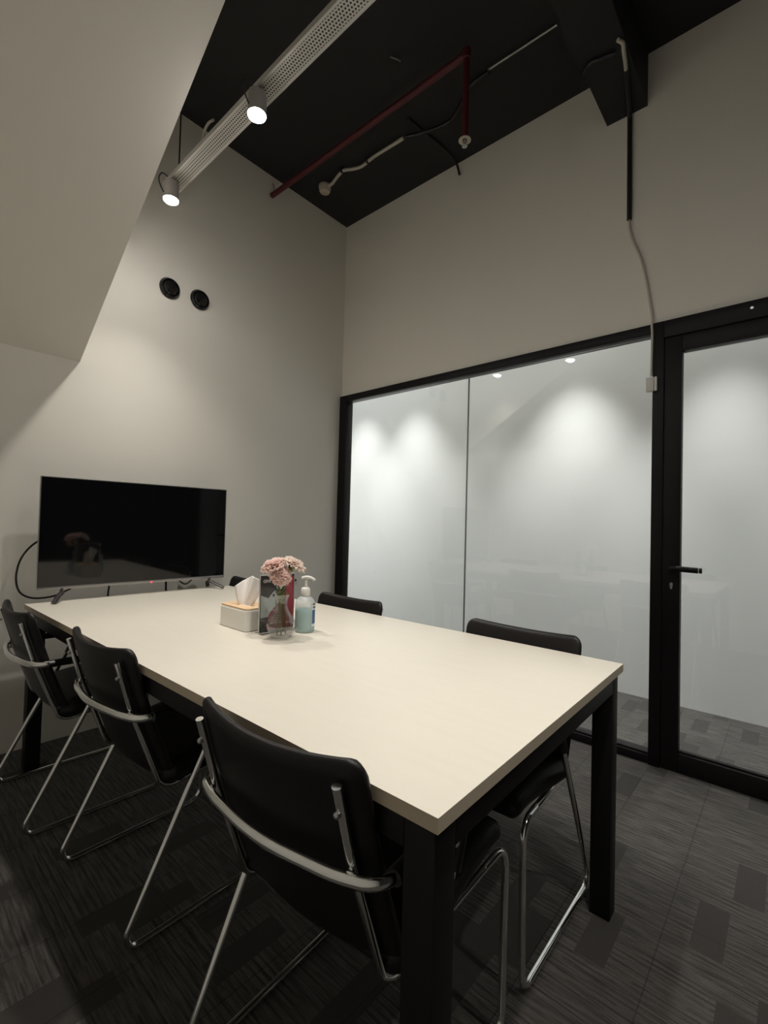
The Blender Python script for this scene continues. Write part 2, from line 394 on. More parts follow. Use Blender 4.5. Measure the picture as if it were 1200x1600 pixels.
box(bm, -0.026, 0.024, y0+0.075, DY, T-0.168, T-0.09, bev=0.003); box(bm, -0.026, 0.024, y0+0.075, DY, 0.008, 0.095, bev=0.003)
box(bm, -0.012, 0.012, y0+0.075, DY, 0.095, 0.104)
mesh('door_leaf', bm, M['frame'], door, smooth=30)
mesh('glass_pane', bx(-0.004, 0.004, y0+0.07, DY+0.005, 0.10, T-0.163), M['glass'], door)
bm = bmesh.new(); hy, hz = -2.422, 0.985
prism(bm, [(hy+0.023*math.cos(a*math.pi/12), hz+0.023*math.sin(a*math.pi/12)) for a in range(24)], -0.036, -0.026, axis='X')
tube(bm, fillet([(-0.028, hy, hz), (-0.072, hy, hz), (-0.072, hy-0.115, hz-0.002)], 0.014), 0.009, n=12, r2=0.0135)
tube(bm, [(-0.072, hy-0.118, hz-0.002), (-0.072, hy-0.130, hz-0.002)], 0.0085, n=12, r2=0.0125)
mesh('door_handle', bm, M['frame'], door, smooth=40)
bm = bmesh.new(); kz = 0.905
prism(bm, [(hy+0.0075*math.cos(math.radians(a)), kz+0.0075*math.sin(math.radians(a))) for a in range(-30, 211, 20)]+[(hy-0.004, kz-0.024), (hy+0.004, kz-0.024)], -0.029, -0.026, axis='X')
mesh('lock_cylinder', bm, M['grey'], door)
bm = bmesh.new(); prism(bm, [(-2.725+0.006*math.cos(a*math.pi/6), T-0.035+0.006*math.sin(a*math.pi/6)) for a in range(12)], -0.034, -0.030, axis='X')
mesh('frame_screw', bm, M['screw'], door)

# corridor downlights (hidden above the door head from here, but they light the corridor)
proto = None
for i, (x, y) in enumerate(DOWN):
    o = empty('downlight', (x, y, CZ), 0, 'round corridor ceiling downlight, %s from the far end of the corridor' % ['first', 'second', 'third', 'fourth', 'fifth', 'sixth', 'seventh'][i], 'ceiling light', 'corridor downlights')
    bm = bmesh.new(); lathe(bm, [(0.052, 0), (0.052, -0.004), (0.042, -0.006), (0.040, 0.0)], 24); mesh('trim_ring', bm, M['wplastic'], o, smooth=40)
    bm = bmesh.new(); lathe(bm, [(0.039, -0.001), (0.0, -0.002)], 24); mesh('lens', bm, M['cbulb'], o)

# ------------------------------------------------------------------ table
X1, Y1, X2, Y2, TA = -2.1523, -0.2146, -1.1256, -2.4923, 0.0165
tw, tl = X2-X1, Y1-Y2
table = empty('meeting_table', (X1, Y1, 0), TA, 'long cream topped meeting table on black square steel legs in the middle of the room', 'table')
bm = bmesh.new(); fs = box(bm, 0, tw, -tl, 0, 0.7265, 0.75, mi=0)
for i in (2, 3, 4, 5, 0): fs[i].material_index = 1
mesh('tabletop', bm, [M['table'], M['edge']], table)
bm = bmesh.new(); d = 0.012; a = 0.058
for x0, x1, y0, y1 in ((d+a, tw-d-a, -tl+d, -tl+d+0.03), (d+a, tw-d-a, -d-0.03, -d), (d, d+0.03, -tl+d+a, -d-a), (tw-d-0.03, tw-d, -tl+d+a, -d-a)):
    box(bm, x0, x1, y0, y1, 0.672, 0.7265, bev=0.001)
mesh('apron', bm, M['leg'], table, smooth=30)
for x0, y0 in ((d, -tl+d), (tw-d-a, -tl+d), (d, -d-a), (tw-d-a, -d-a)):
    mesh('leg', bx(x0, x0+a, y0, y0+a, 0, 0.7265, bev=0.0025), M['leg'], table, smooth=30)

# ------------------------------------------------------------------ chairs (sled base, chrome tube, black shell)
def shell(prof, halfw, thick, curve, rc_top, rc_bot, nv=40, nu=24, ears=0.0):
    """padded curved panel; prof = smooth (x,z) path; curve = forward bend at the sides"""
    path = smoothpath([(x, 0, z) for x, z in prof], 8)
    L = [0]
    for a_, b_ in zip(path, path[1:]): L.append(L[-1]+(b_-a_).length)
    tot = L[-1]
    def at(s):
        s = max(0, min(tot, s))
        for i in range(len(L)-1):
            if L[i+1] >= s:
                t = (s-L[i])/max(L[i+1]-L[i], 1e-9); p = path[i].lerp(path[i+1], t)
                a_ = path[max(i-1, 0)]; b_ = path[min(i+2, len(path)-1)]; tg = (b_-a_).normalized(); break
        return p, tg
    bm = bmesh.new(); F = []; B = []
    for j in range(nv+1):
        s = tot*(0.5-0.5*math.cos(math.pi*j/nv)); p, tg = at(s)
        nrm = Vector((-tg.z, 0, tg.x))            # towards the sitter
        if nrm.x+nrm.z < 0: nrm = -nrm
        wv = halfw
        if s < rc_top: wv = halfw-rc_top+math.sqrt(max(rc_top**2-(rc_top-s)**2, 0))
        if tot-s < rc_bot: q = rc_bot-(tot-s); wv = min(wv, halfw-rc_bot+math.sqrt(max(rc_bot**2-q*q, 0)))
        ev = min(s, tot-s)/(tot/2); fr_, br_ = [], []
        for i in range(nu+1):
            u = -math.cos(math.pi*i/nu); yy = u*wv
            edge_d = min((1-abs(u))*wv, min(s, tot-s))
            k = min(edge_d/(thick*0.75), 1); h = thick/2*math.sqrt(max(1-(1-k)**2, 0))
            c_ = curve*(yy/halfw)**2
            base = p+Vector((c_, yy, 0)) if tg.z < -0.5 or tg.z > 0.5 else p+Vector((0, yy, c_*0.4))
            base.z += ears*(yy/halfw)**2*max(0, 1-s/0.12)
            fr_.append(bm.verts.new(base+nrm*h)); br_.append(bm.verts.new(base-nrm*h*0.8))
        F.append(fr_); B.append(br_)
    for G, flip in ((F, False), (B, True)):
        for j in range(nv):
            for i in range(nu):
                q = (G[j][i], G[j][i+1], G[j+1][i+1], G[j+1][i]); bm.faces.new(q[::-1] if flip else q)
    bmesh.ops.remove_doubles(bm, verts=bm.verts, dist=0.0003)
    bmesh.ops.recalc_face_normals(bm, faces=bm.faces)
    return bm

def make_chair(loc, rz, label, group):
    """local +X is the way the sitter faces; origin under the rear of the sled"""
    t = empty('visitor_chair', loc, rz, label, 'chair', group)
    mesh('backrest', shell([(-0.037, 0.790), (-0.024, 0.74), (0.002, 0.66), (0.028, 0.58), (0.058, 0.50), (0.092, 0.42), (0.135, 0.385), (0.19, 0.375)], 0.220, 0.028, 0.037, 0.036, 0.05, ears=0.016), M['leather'], t, smooth=60)
    mesh('seat', shell([(0.10, 0.408), (0.16, 0.414), (0.26, 0.428), (0.36, 0.442), (0.44, 0.449), (0.48, 0.447), (0.512, 0.438)], 0.236, 0.072, 0.012, 0.05, 0.03), M['leather'], t, smooth=60)
    pipe = []
    for s in (-1, 1):
        yl = 0.246*s; yu = 0.186*s
        # sled leg: seat rail front -> floor -> back -> up to the arm front
        bm = bmesh.new()
        p = fillet([(0.40, 0.236*s, 0.425), (0.498, yl, 0.432), (0.490, yl, 0.0092), (-0.022, yl, 0.0092), (0.262, yl, 0.575), (0.20, yl, 0.612)], [0, 0.055, 0.05, 0.035, 0.05, 0], n=8)
        tube(bm, p, 0.0088, n=12, up0=(0, 1, 0))
        mesh('leg', bm, M['chrome'], t, smooth=50)
        # back upright that turns into the seat rail
        bm = bmesh.new()
        p = fillet([(-0.027, yu, 0.766), (0.016, yu, 0.62), (0.108, yu+0.004*s, 0.372), (0.40, 0.236*s, 0.425), (0.45, 0.241*s, 0.428)], [0, 0.2, 0.045, 0.05, 0], n=7)
        up_ = [q for q in p]
        tube(bm, up_, 0.0090, n=12, r2=0.0075, up0=(1, 0, 0))
        u = mesh('back_upright', bm, M['chrome'], t, smooth=50)
        for zz, xx in ((0.722, -0.014), (0.60, 0.022)):
            bm = bmesh.new(); tube(bm, [(xx-0.006, yu, zz), (xx-0.0125, yu, zz-0.001), (xx-0.015, yu, zz-0.0015)], [0.0062, 0.0058, 0.003], n=10); mesh('screw', bm, M['screw'], u, smooth=50)
        # arm pad
        bm = bmesh.new(); tube(bm, fillet([(0.05, yl-0.004*s, 0.612), (0.282, yl, 0.612), (0.238, yl, 0.520)], 0.045, n=8), 0.0155, n=14, r2=0.0135, up0=(0, 0, 1)); mesh('armrest', bm, M['pad'], t, smooth=50)
    bm = bmesh.new()
    loop = fillet([(0.12, -0.244, 0.612), (0.020, -0.242, 0.612), (-0.006, -0.165, 0.612), (-0.030, 0.0, 0.612), (-0.006, 0.165, 0.612), (0.020, 0.242, 0.612), (0.12, 0.244, 0.612)], [0, 0.055, 0.25, 0.9, 0.25, 0.055, 0], n=8)
    tube(bm, loop, 0.0088, n=14, r2=0.0115); mesh('arm_loop', bm, M['chrome'], t, smooth=50)
    bm = bmesh.new(); tube(bm, [(0.15, -0.19, 0.385), (0.15, 0.19, 0.385)], 0.007, n=10); mesh('cross_bar', bm, M['chrome'], t, smooth=50)
    return t
def copy_tree(o, parent=None):
    c = o.copy(); C.objects.link(c)
    if parent: c.parent = parent
    for ch in list(o.children): copy_tree(ch, c)
    return c
G = 'black and chrome chairs around the meeting table'
chairs = [
    (-2.167, -2.163, 0.075, 'black chair with chrome arm loop nearest the camera, beside the near table corner'),
    (-2.173, -1.297, 0.045, 'black chrome-legged chair, middle one of the three along the left table side'),
    (-2.238, -0.562, 0.0, 'black chrome-armed chair farthest left, below the left end of the television'),
    (-1.056, -2.122, math.pi, 'black padded chair on the glass wall side, nearest the door'),
    (-1.060, -1.235, math.pi, 'black chair back above the table edge, just right of the sanitiser bottle'),
    (-1.060, -0.370, math.pi, 'black chair back peeking out behind the tissue box and leaflet stand'),
]
first = None
for x, y, rz, lab in chairs:
    if first is None: first = make_chair((x, y, 0), rz, lab, G)
    else:
        o = copy_tree(first); o.location = (x, y, 0); o.rotation_euler = (0, 0, rz); o['label'] = lab

# ------------------------------------------------------------------ television
tv = empty('television', (-1.645, -0.235, 0.75), -0.021, 'large flat black television standing at the far end of the table', 'television')
hw, zb, zt = 0.4675, 0.060, 0.594
bm = bmesh.new(); box(bm, -hw, hw, -0.004, 0.012, zb, zt, bev=0.0015); box(bm, -hw+0.06, hw-0.06, 0.012, 0.032, zb+0.02, zt-0.17, bev=0.008)
mesh('housing', bm, M['tv'], tv, smooth=30)
mesh('screen', bx(-hw+0.004, hw-0.004, -0.0052, -0.003, zb+0.014, zt-0.004), M['screen'], tv)
mesh('bezel', bx(-hw, hw, -0.007, 0.004, zb-0.002, zb+0.012, bev=0.001), M['silver'], tv, smooth=30)
bm = bmesh.new(); 
for x0, x1, z0, z1 in ((-hw-0.001, hw+0.001, zt-0.001, zt+0.0015), (-hw-0.0015, -hw+0.001, zb, zt), (hw-0.001, hw+0.0015, zb, zt)): box(bm, x0, x1, -0.006, 0.006, z0, z1)
mesh('trim_edge', bm, M['silver'], tv)
bm = bmesh.new(); lathe(bm, [(0, -0.006), (0.0045, -0.006), (0.0045, 0), (0, 0)], 12, (0.043, -0.0085, zb+0.004)); mesh('standby_light', bm, M['led'], tv)
for s, fx in ((-1, -0.385), (1, 0.395)):
    bm = bmesh.new()
    # splayed foot: an apex under the panel with one leg forward and one back
    tube(bm, fillet([(fx+0.03*s, -0.085, 0.0085), (fx-0.012*s, -0.012, 0.040), (fx-0.025*s, 0.010, 0.040), (fx-0.005*s, 0.038, 0.0085)], 0.012, n=5), 0.0115, n=10, r2=0.007)
    tube(bm, [(fx-0.018*s, -0.001, 0.038), (fx-0.018*s, -0.001, zb+0.004)], 0.008, n=8)
    mesh('foot', bm, M['darkmetal'], tv, smooth=50)

def cable(name, pts, r, m, label, cat='cable', group=None, n=8, smooth=True):
    bm = bmesh.new(); tube(bm, smoothpath(pts, 10) if smooth else pts, r, n=n)
    return props(mesh(name, bm, m, smooth=50), label, cat, group)
cable('power_cable', [(-2.02, -0.18, 1.06), (-2.10, -0.16, 1.035), (-2.155, -0.15, 0.965), (-2.175, -0.15, 0.875), (-2.160, -0.15, 0.80), (-2.11, -0.155, 0.766), (-2.03, -0.165, 0.768), (-1.96, -0.175, 0.80)], 0.0045, M['cable_b'], 'black cable looping out from behind the left edge of the television')
cable('hanging_cable', [(-1.43, -0.04, 0.86), (-1.425, -0.02, 0.78), (-1.42, -0.012, 0.70), (-1.419, -0.012, 0.35), (-1.418, -0.012, 0.0)], 0.006, M['cable_b'], 'black cable hanging straight down the back wall to the floor under the table')
cable('hanging_cable', [(-1.735, -0.04, 0.86), (-1.736, -0.02, 0.78), (-1.737, -0.012, 0.70), (-1.72, -0.012, 0.45)], 0.005, M['cable_b'], 'short black cable dropping behind the left half of the television')
cable('sagging_cable', [(-1.36, -0.04, 0.84), (-1.345, -0.015, 0.785), (-1.30, -0.012, 0.752), (-1.255, -0.015, 0.785), (-1.24, -0.04, 0.84)], 0.0045, M['cable_b'], 'thin black cable sagging in a small loop below the television\'s right half')
cable('floor_cable', [(-1.39, -0.012, 0.005), (-1.36, -0.012, 0.04), (-1.31, -0.012, 0.09), (-1.24, -0.012, 0.16), (-1.15, -0.012, 0.27)], 0.0045, M['cable_b'], 'thin black cable rising diagonally up the back wall under the table')
bm = bmesh.new(); tube(bm, [(-0.441, -0.001, 0.713), (-0.441, -0.014, 0.713)], 0.008, n=12); tube(bm, [(-0.441, -0.014, 0.713), (-0.441, -0.018, 0.713)], [0.010, 0.006], n=12)
props(mesh('wall_hook', bm, M['cable_b'], smooth=40), 'tiny black knob fixed low on the back wall above the leaflet stand side', 'hook')

# ------------------------------------------------------------------ things on the table
tb = empty('tissue_box', (-1.655, -1.262, 0.75), 0.0, 'light grey tissue box with a bamboo lid beside the leaflet stand', 'tissue box')
bm = bmesh.new(); prism(bm, rrect(-0.062, 0.062, -0.098, 0.098, 0.022), 0, 0.078, mi=0)
bmesh.ops.bevel(bm, geom=[e for e in bm.edges if abs(e.verts[0].co.z-e.verts[1].co.z) < 1e-6], offset=0.0025, segments=2, affect='EDGES')
mesh('box_body', bm, M['tissuebox'], tb, smooth=35)
bm = bmesh.new(); outer = rrect(-0.059, 0.059, -0.095, 0.095, 0.020); inner = rrect(-0.009, 0.009, -0.055, 0.055, 0.0085)
A = [bm.verts.new((x, y, 0.0785)) for x, y in outer]; A2 = [bm.verts.new((x, y, 0.0845)) for x, y in outer]
B1 = [bm.verts.new((x, y, 0.0785)) for x, y in inner]; B2 = [bm.verts.new((x, y, 0.0845)) for x, y in inner]
n_ = len(A)
for i in range(n_):
    j = (i+1) % n_
    bm.faces.new((A[i], A[j], A2[j], A2[i])); bm.faces.new((A2[i], A2[j], B2[j], B2[i])); bm.faces.new((B1[j], B1[i], B2[i], B2[j])); bm.faces.new((A[j], A[i], B1[i], B1[j]))
mesh('lid', bm, M['bamboo'], tb)
# pulled-up tissue: a folded pleated sheet
bm = bmesh.new(); rnd = random.Random(4); nu, nv = 36, 22; grid = []
for j in range(nv+1):
    v = j/nv; row = []
    for i in range(nu+1):
        u = i/nu*2-1
        spread = 0.020+0.036*(v**0.8)
        top = 0.098+0.018*(1-abs(u+0.3)*1.6)
        fold = math.sin(u*5.2+0.6)*0.020*(0.3+v)*(1-0.35*v)+math.sin(u*11+v*3)*0.004
        yy = u*spread-0.004*v; zz = v*top*(1-0.22*max(0, abs(u)-0.5))-0.006*(1-v)
        lean = 0.018*v*v
        row.append(bm.verts.new((fold+lean, yy, 0.080+zz)))
    grid.append(row)
for j in range(nv):
    for i in range(nu): bm.faces.new((grid[j][i], grid[j][i+1], grid[j+1][i+1], grid[j+1][i]))
ts = mesh('tissue', bm, M['tissue'], None, smooth=40, loc=(-1.655, -1.262, 0.75)); ts.rotation_euler = (0, 0, math.radians(41))
md = ts.modifiers.new('thickness', 'SOLIDIFY'); md.thickness = 0.0008
props(ts, 'crumpled white tissue pulled up through the slot of the tissue box', 'tissue')

# leaflet stand: clear acrylic holder with a printed card
ls = empty('leaflet_stand', (-1.622, -1.416, 0.75), -0.055, 'clear acrylic stand holding a grey and crimson leaflet behind the vase', 'leaflet stand')
bm = bmesh.new(); W2 = 0.0735
box(bm, -W2, W2, -0.0035, -0.0015, 0.002, 0.213); box(bm, -W2, W2, 0.0015, 0.0035, 0.002, 0.213); box(bm, -W2, W2, -0.024, 0.024, 0, 0.002)
hold = mesh('acrylic_holder', bm, M['acrylic'], ls); hold['label'] = 'clear acrylic holder with a flat foot'
M['p_edge'] = mat('polished_acrylic_edge', (0.60, 0.58, 0.56), 0.2)
bm = bmesh.new(); 
for q in ((-W2-0.001, -W2, 0.002, 0.213), (W2, W2+0.001, 0.002, 0.213), (-W2, W2, 0.213, 0.2145)): box(bm, q[0], q[1], -0.0035, 0.0035, q[2], q[3])
for q in ((-0.025, -0.024), (0.024, 0.025)): box(bm, -W2, W2, q[0], q[1], 0, 0.0025)
mesh('holder_edge', bm, M['p_edge'], ls)
leaf = mesh('leaflet', bx(-0.072, 0.072, -0.0012, 0.0012, 0.004, 0.211), M['p_dark'], ls)
yf = -0.0014
def patch(name, poly, m, dy=0.0): 
    bm = bmesh.new(); prism(bm, poly, yf-dy-0.0003, -0.0012, axis='Y'); return mesh(name, bm, m, leaf)
patch('photo_panel', [(-0.069, 0.058), (-0.006, 0.058), (-0.006, 0.178), (-0.069, 0.178)], M['p_light'])
patch('photo_shade', [(-0.069, 0.140), (-0.038, 0.128), (-0.018, 0.150), (-0.006, 0.155), (-0.006, 0.178), (-0.069, 0.178)], M['p_dark'], 0.0003)
patch('red_band', [(0.038, 0.006), (0.0715, 0.006), (0.0715, 0.205), (0.038, 0.205)], M['p_red'])
arc = [(0.038+0.085*math.cos(math.radians(a)), 0.012+0.098*math.sin(math.radians(a))) for a in range(90, 181, 9)]+[(0.038, 0.012)]
patch('red_arc', arc, M['p_red'], 0.0006)
patch('mug_spot', [(-0.016+0.005*math.cos(a), 0.137+0.006*math.sin(a)) for a in [k*math.pi/5 for k in range(10)]], M['p_dark'], 0.0006)
patch('round_badge', [(0.008+0.013*math.cos(a), 0.168+0.013*math.sin(a)) for a in [k*math.pi/8 for k in range(16)]], M['p_white'], 0.0006)
def ltext(name, s, size, m, x, z, bold=0.0):
    return text(name, s, size, m, leaf, Matrix.Translation((x, yf-0.0012, z)) @ Matrix.Rotation(math.pi/2, 4, 'X'), 0.0001, bold)
ltext('heading_text', 'GIVE FIRST A', 0.0155, M['p_white'], -0.062, 0.186, 0.0004)
ltext('badge_numeral', '2', 0.026, M['label_n'], 0.0, 0.158, 0.0004)
for k, s in enumerate(('|||', '|||', '|||')): ltext('side_text', 'II', 0.013, M['p_white'], 0.0, 0.138-0.016*k, 0.0003)
ltext('arc_heading', 'half', 0.012, M['p_white'], -0.020, 0.078, 0.0003)
for k in range(4): 
    bmk = bmesh.new(); box(bmk, -0.033+0.004*(3-k)*0.6, 0.03, yf-0.0012, yf-0.0009, 0.060-0.0085*k, 0.0612-0.0085*k); mesh('arc_text_line', bmk, M['p_white'], leaf)

# sanitiser bottle
sb = empty('sanitiser_bottle', (-1.542, -1.484, 0.75), 0, 'translucent pump bottle half full of teal hand gel to the right of the flowers', 'pump bottle')
bm = bmesh.new(); lathe(bm, [(0, 0.0), (0.033, 0.0), (0.0365, 0.004), (0.037, 0.02), (0.037, 0.100), (0.0355, 0.112), (0.030, 0.123), (0.020, 0.130), (0.0155, 0.133), (0.0155, 0.140), (0, 0.140)], 40); mesh('bottle_body', bm, M['milky'], sb, smooth=50)
bm = bmesh.new(); lathe(bm, [(0, 0.002), (0.0325, 0.002), (0.0358, 0.006), (0.0362, 0.02), (0.0362, 0.084), (0, 0.084)], 40); mesh('gel', bm, M['liquid'], sb, smooth=50)
bm = bmesh.new(); lathe(bm, [(0.0172, 0.134), (0.0178, 0.136), (0.0172, 0.160), (0.012, 0.166), (0.006, 0.167), (0.0055, 0.195), (0, 0.195)], 28); mesh('collar', bm, M['wplastic'], sb, smooth=40)
bm = bmesh.new(); ang = math.radians(-50)
hx, hyy = math.cos(ang), math.sin(ang)
tube(bm, smoothpath([(-0.016*hx, -0.016*hyy, 0.199), (0, 0, 0.204), (0.016*hx, 0.016*hyy, 0.203), (0.030*hx, 0.030*hyy, 0.196), (0.034*hx, 0.034*hyy, 0.192)], 6), [0.005]+[0.0085]*12+[0.0075]*6+[0.0055]*8, n=12, r2=0.0055); mesh('pump_head', bm, M['wplastic'], sb, smooth=50)
# curved label on the side facing +x/-y
def curved(name, a0, a1, z0, z1, r, m, parent):
    bm = bmesh.new(); n = 14; rows = []
    for rr in (r, r+0.0004):
        rows.append([[bm.verts.new((rr*math.cos(math.radians(a0+(a1-a0)*k/n)), rr*math.sin(math.radians(a0+(a1-a0)*k/n)), z)) for z in (z0, z1)] for k in range(n+1)])
    for k in range(n):
        bm.faces.new((rows[1][k][0], rows[1][k+1][0], rows[1][k+1][1], rows[1][k][1])); bm.faces.new((rows[0][k][1], rows[0][k+1][1], rows[0][k+1][0], rows[0][k][0]))
        for z in (0, 1): bm.faces.new((rows[0][k][z], rows[0][k+1][z], rows[1][k+1][z], rows[1][k][z]))
    bmesh.ops.recalc_face_normals(bm, faces=bm.faces)
    return mesh(name, bm, m, parent, smooth=40)
lb = curved('label_panel', -88, 15, 0.022, 0.108, 0.0373, M['label_w'], sb); lb['label'] = 'white wrap-around label with blue print'
curved('label_stripe', -82, 12, 0.103, 0.107, 0.0379, M['label_n'], lb)
curved('label_block', -84, -52, 0.033, 0.084, 0.0379, M['label_b'], lb)
# short dark word on the label
for k, ch in enumerate('Hand'):
    a = math.radians(-80+k*13); mt_ = Matrix.Translation((0.0384*math.cos(a), 0.0384*math.sin(a), 0.090)) @ Matrix.Rotation(a+math.pi/2, 4, 'Z') @ Matrix.Rotation(math.pi/2, 4, 'X')
    text('label_letter', ch, 0.013, M['label_n'], lb, mt_, 0.0001, 0.0003)

# vase with three carnations
VX, VY = -1.668, -1.508
vs = empty('bud_vase', (VX, VY, 0.75), 0, 'clear glass bud vase with round belly in front of the leaflet stand', 'vase')
bm = bmesh.new()
outer = [(0, 0.0), (0.030, 0.0), (0.034, 0.004), (0.040, 0.015), (0.050, 0.034), (0.052, 0.048), (0.046, 0.064), (0.034, 0.082), (0.024, 0.100), (0.0195, 0.118), (0.020, 0.135), (0.024, 0.148), (0.028, 0.155)]
inner = [(0.0265, 0.155), (0.0225, 0.147), (0.0185, 0.134), (0.018, 0.118), (0.0225, 0.100), (0.032, 0.082), (0.044, 0.063), (0.0495, 0.048), (0.047, 0.034), (0.036, 0.018), (0.025, 0.012), (0, 0.010)]
lathe(bm, outer+inner, 36); vg = mesh('vase_body', bm, M['vaseglass'], vs, smooth=60)
def carnation(head, base, size, m, label, seed, lean):
    rnd = random.Random(seed); root = empty('carnation', base, 0, label, 'flower', 'pink carnations in the glass vase')
    hv = Vector(head)-Vector(base); 
    neck = Vector((VX, VY, 0.75+0.135))-Vector(base)+Vector((rnd.uniform(-0.008, 0.008), rnd.uniform(-0.008, 0.008), 0))
    ax = Vector(lean).normalized(); cal = hv-ax*(size*0.95)
    bm = bmesh.new(); tube(bm, smoothpath([(0, 0, 0), neck*0.5+Vector((0.004, 0, 0)), neck, cal-ax*0.012], 6), 0.0028, n=8)
    st = mesh('stem', bm, M['stem'], root, smooth=60)
    for k in range(3):
        a = rnd.uniform(0, 6.28); p = neck+Vector((0, 0, rnd.uniform(0.0, 0.02))); bm = bmesh.new()
        q = [p, p+Vector((math.cos(a)*0.010, math.sin(a)*0.010, 0.014)), p+Vector((math.cos(a)*0.020, math.sin(a)*0.020, 0.020))]
        tube(bm, smoothpath(q, 5), [0.004, 0.0045, 0.0045, 0.004, 0.004, 0.0035, 0.003, 0.0025, 0.002, 0.001, 0.0006], n=6, r2=0.0012); mesh('leaf', bm, M['stem'], st, smooth=60)
    # calyx and petals built around +Z then turned to the head's axis
    Rm = ax.to_track_quat('Z', 'Y').to_matrix().to_4x4()
    bm = bmesh.new(); lathe(bm, [(0, -0.026), (0.006, -0.024), (0.0095, -0.010), (0.0115, 0.004), (0.014, 0.012), (0, 0.010)], 12); bm.transform(Matrix.Translation(cal+ax*0.012) @ Rm)
    mesh('calyx', bm, M['stem'], root, smooth=60)
    bm = bmesh.new(); layers = 5
    for L in range(layers):
        tL = L/(layers-1); npet = 11-L; open_ = 1.18-0.98*tL       # angle away from the axis
        for k in range(npet):
            a0 = 2*math.pi*(k+0.5*(L % 2))/npet+rnd.uniform(-0.15, 0.15); nu, nv = 10, 6; plen = size*(1.05-0.10*tL)*rnd.uniform(0.9, 1.08); pw = size*0.52*rnd.uniform(0.85, 1.15)
            ph = rnd.uniform(0, 6.28); rows = []
            for j in range(nv+1):
                v = j/nv; op = open_*(0.45+0.75*v)*rnd.uniform(0.98, 1.02); row = []
                for i in range(nu+1):
                    u = i/nu*2-1; wd = pw*(0.18+0.92*v**0.8)*u
                    ruff = math.sin(u*9+ph)*0.10*size*v*v + (rnd.uniform(-0.05, 0.05)*size if j == nv else 0)
                    rr = plen*v*math.sin(op)+ruff*math.cos(op); zz = plen*v*math.cos(op)*0.85-ruff*math.sin(op)+(size*0.05*rnd.uniform(-1, 1) if j == nv else 0)
                    x = math.cos(a0)*rr-math.sin(a0)*wd; y = math.sin(a0)*rr+math.cos(a0)*wd
                    row.append(bm.verts.new((x, y, zz)))
                rows.append(row)
            for j in range(nv):
                for i in range(nu): bm.faces.new((rows[j][i], rows[j][i+1], rows[j+1][i+1], rows[j+1][i]))
    bm.transform(Matrix.Translation(cal+ax*0.012) @ Rm)
    b = mesh('bloom', bm, m, root, smooth=80)
    md = b.modifiers.new('thickness', 'SOLIDIFY'); md.thickness = 0.0003; md.use_rim_only = False
    return root
carnation((-1.706, -1.500, 1.022), (VX-0.014, VY+0.004, 0.763), 0.042, M['petal'], 'pale pink carnation, the highest bloom on the left of the vase', 1, (-0.35, 0.1, 1))
carnation((-1.630, -1.526, 1.024), (VX+0.016, VY-0.006, 0.763), 0.045, M['petal2'], 'peach tinted pink carnation leaning out to the right of the vase', 2, (0.45, -0.15, 1))
carnation((-1.695, -1.542, 0.982), (VX-0.008, VY-0.012, 0.763), 0.036, M['petal'], 'pink carnation drooping lowest over the front of the vase neck', 3, (-0.25, -0.75, 0.55))

# ------------------------------------------------------------------ light track with spot lamps
tr = empty('light_track', (TRACK_X, -0.46, 2.85), 0, 'long perforated grey metal channel hanging below the black ceiling', 'light track')
TL = 3.9
bm = bmesh.new(); box(bm, -0.038, 0.038, -TL, 0, 0.0, 0.002); mesh('perforated_plate', bm, M['perf'], tr)
bm = bmesh.new()
for s in (-1, 1):
    box(bm, min(s*0.038, s*0.0395), max(s*0.038, s*0.0395), -TL, 0, -0.003, 0.020)
    box(bm, min(s*0.030, s*0.038), max(s*0.030, s*0.038), -TL, 0, -0.0015, 0.0)
mesh('channel_side', bm, M['galv'], tr)
for yy in (-0.09, -1.6, -3.1):
    bm = bmesh.new(); tube(bm, [(0, yy, 0.0), (0, yy, H-2.85)], 0.004, n=8); mesh('hanger_rod', bm, M['cable_b'], tr)
for i, y in enumerate(LAMP_Y):
    labs = ['lit spot lamp at the far end of the track, nearest the back wall', 'bright lit spot lamp second along the light track, above the tabletop centre']
    labs += ['lit spot lamp third along the track from the back wall', 'lit spot lamp fourth along the track from the back wall', 'lit spot lamp at the near end of the track, farthest from the back wall']
    lab = labs[i]
    o = empty('spot_lamp', (-1.695, y, 2.8465), 0, lab, 'spot lamp', 'spot lamps on the light track')
    bm = bmesh.new(); lathe(bm, [(0, -0.001), (0.020, -0.002), (0.034, -0.008), (0.036, -0.026), (0.036, -0.095), (0.0346, -0.095), (0.0346, -0.088)], 28)
    mesh('lamp_housing', bm, M['grey'], o, smooth=40)
    bm = bmesh.new(); lathe(bm, [(0.0345, -0.089), (0.034, -0.099), (0.028, -0.104), (0.014, -0.107), (0, -0.108)], 28); mesh('bulb', bm, M['bulb'], o, smooth=60)
    bm = bmesh.new(); tube(bm, smoothpath([(-0.010, 0.01, 0.02), (-0.040, 0.02, 0.030), (-0.056, 0.015, -0.01), (-0.050, 0.0, -0.055), (-0.036, 0, -0.075)], 6), 0.003, n=6); mesh('flex_wire', bm, M['cable_b'], o, smooth=60)
cable('conduit_stub', [(-1.655, -0.76, 2.88), (-1.66, -0.775, 2.95), (-1.66, -0.79, 2.99), (-1.66, -0.825, 3.003), (-1.66, -0.868, 2.993)], 0.0055, M['cable_w'], 'short white flexible conduit curling up from the light track near its far end', 'conduit')

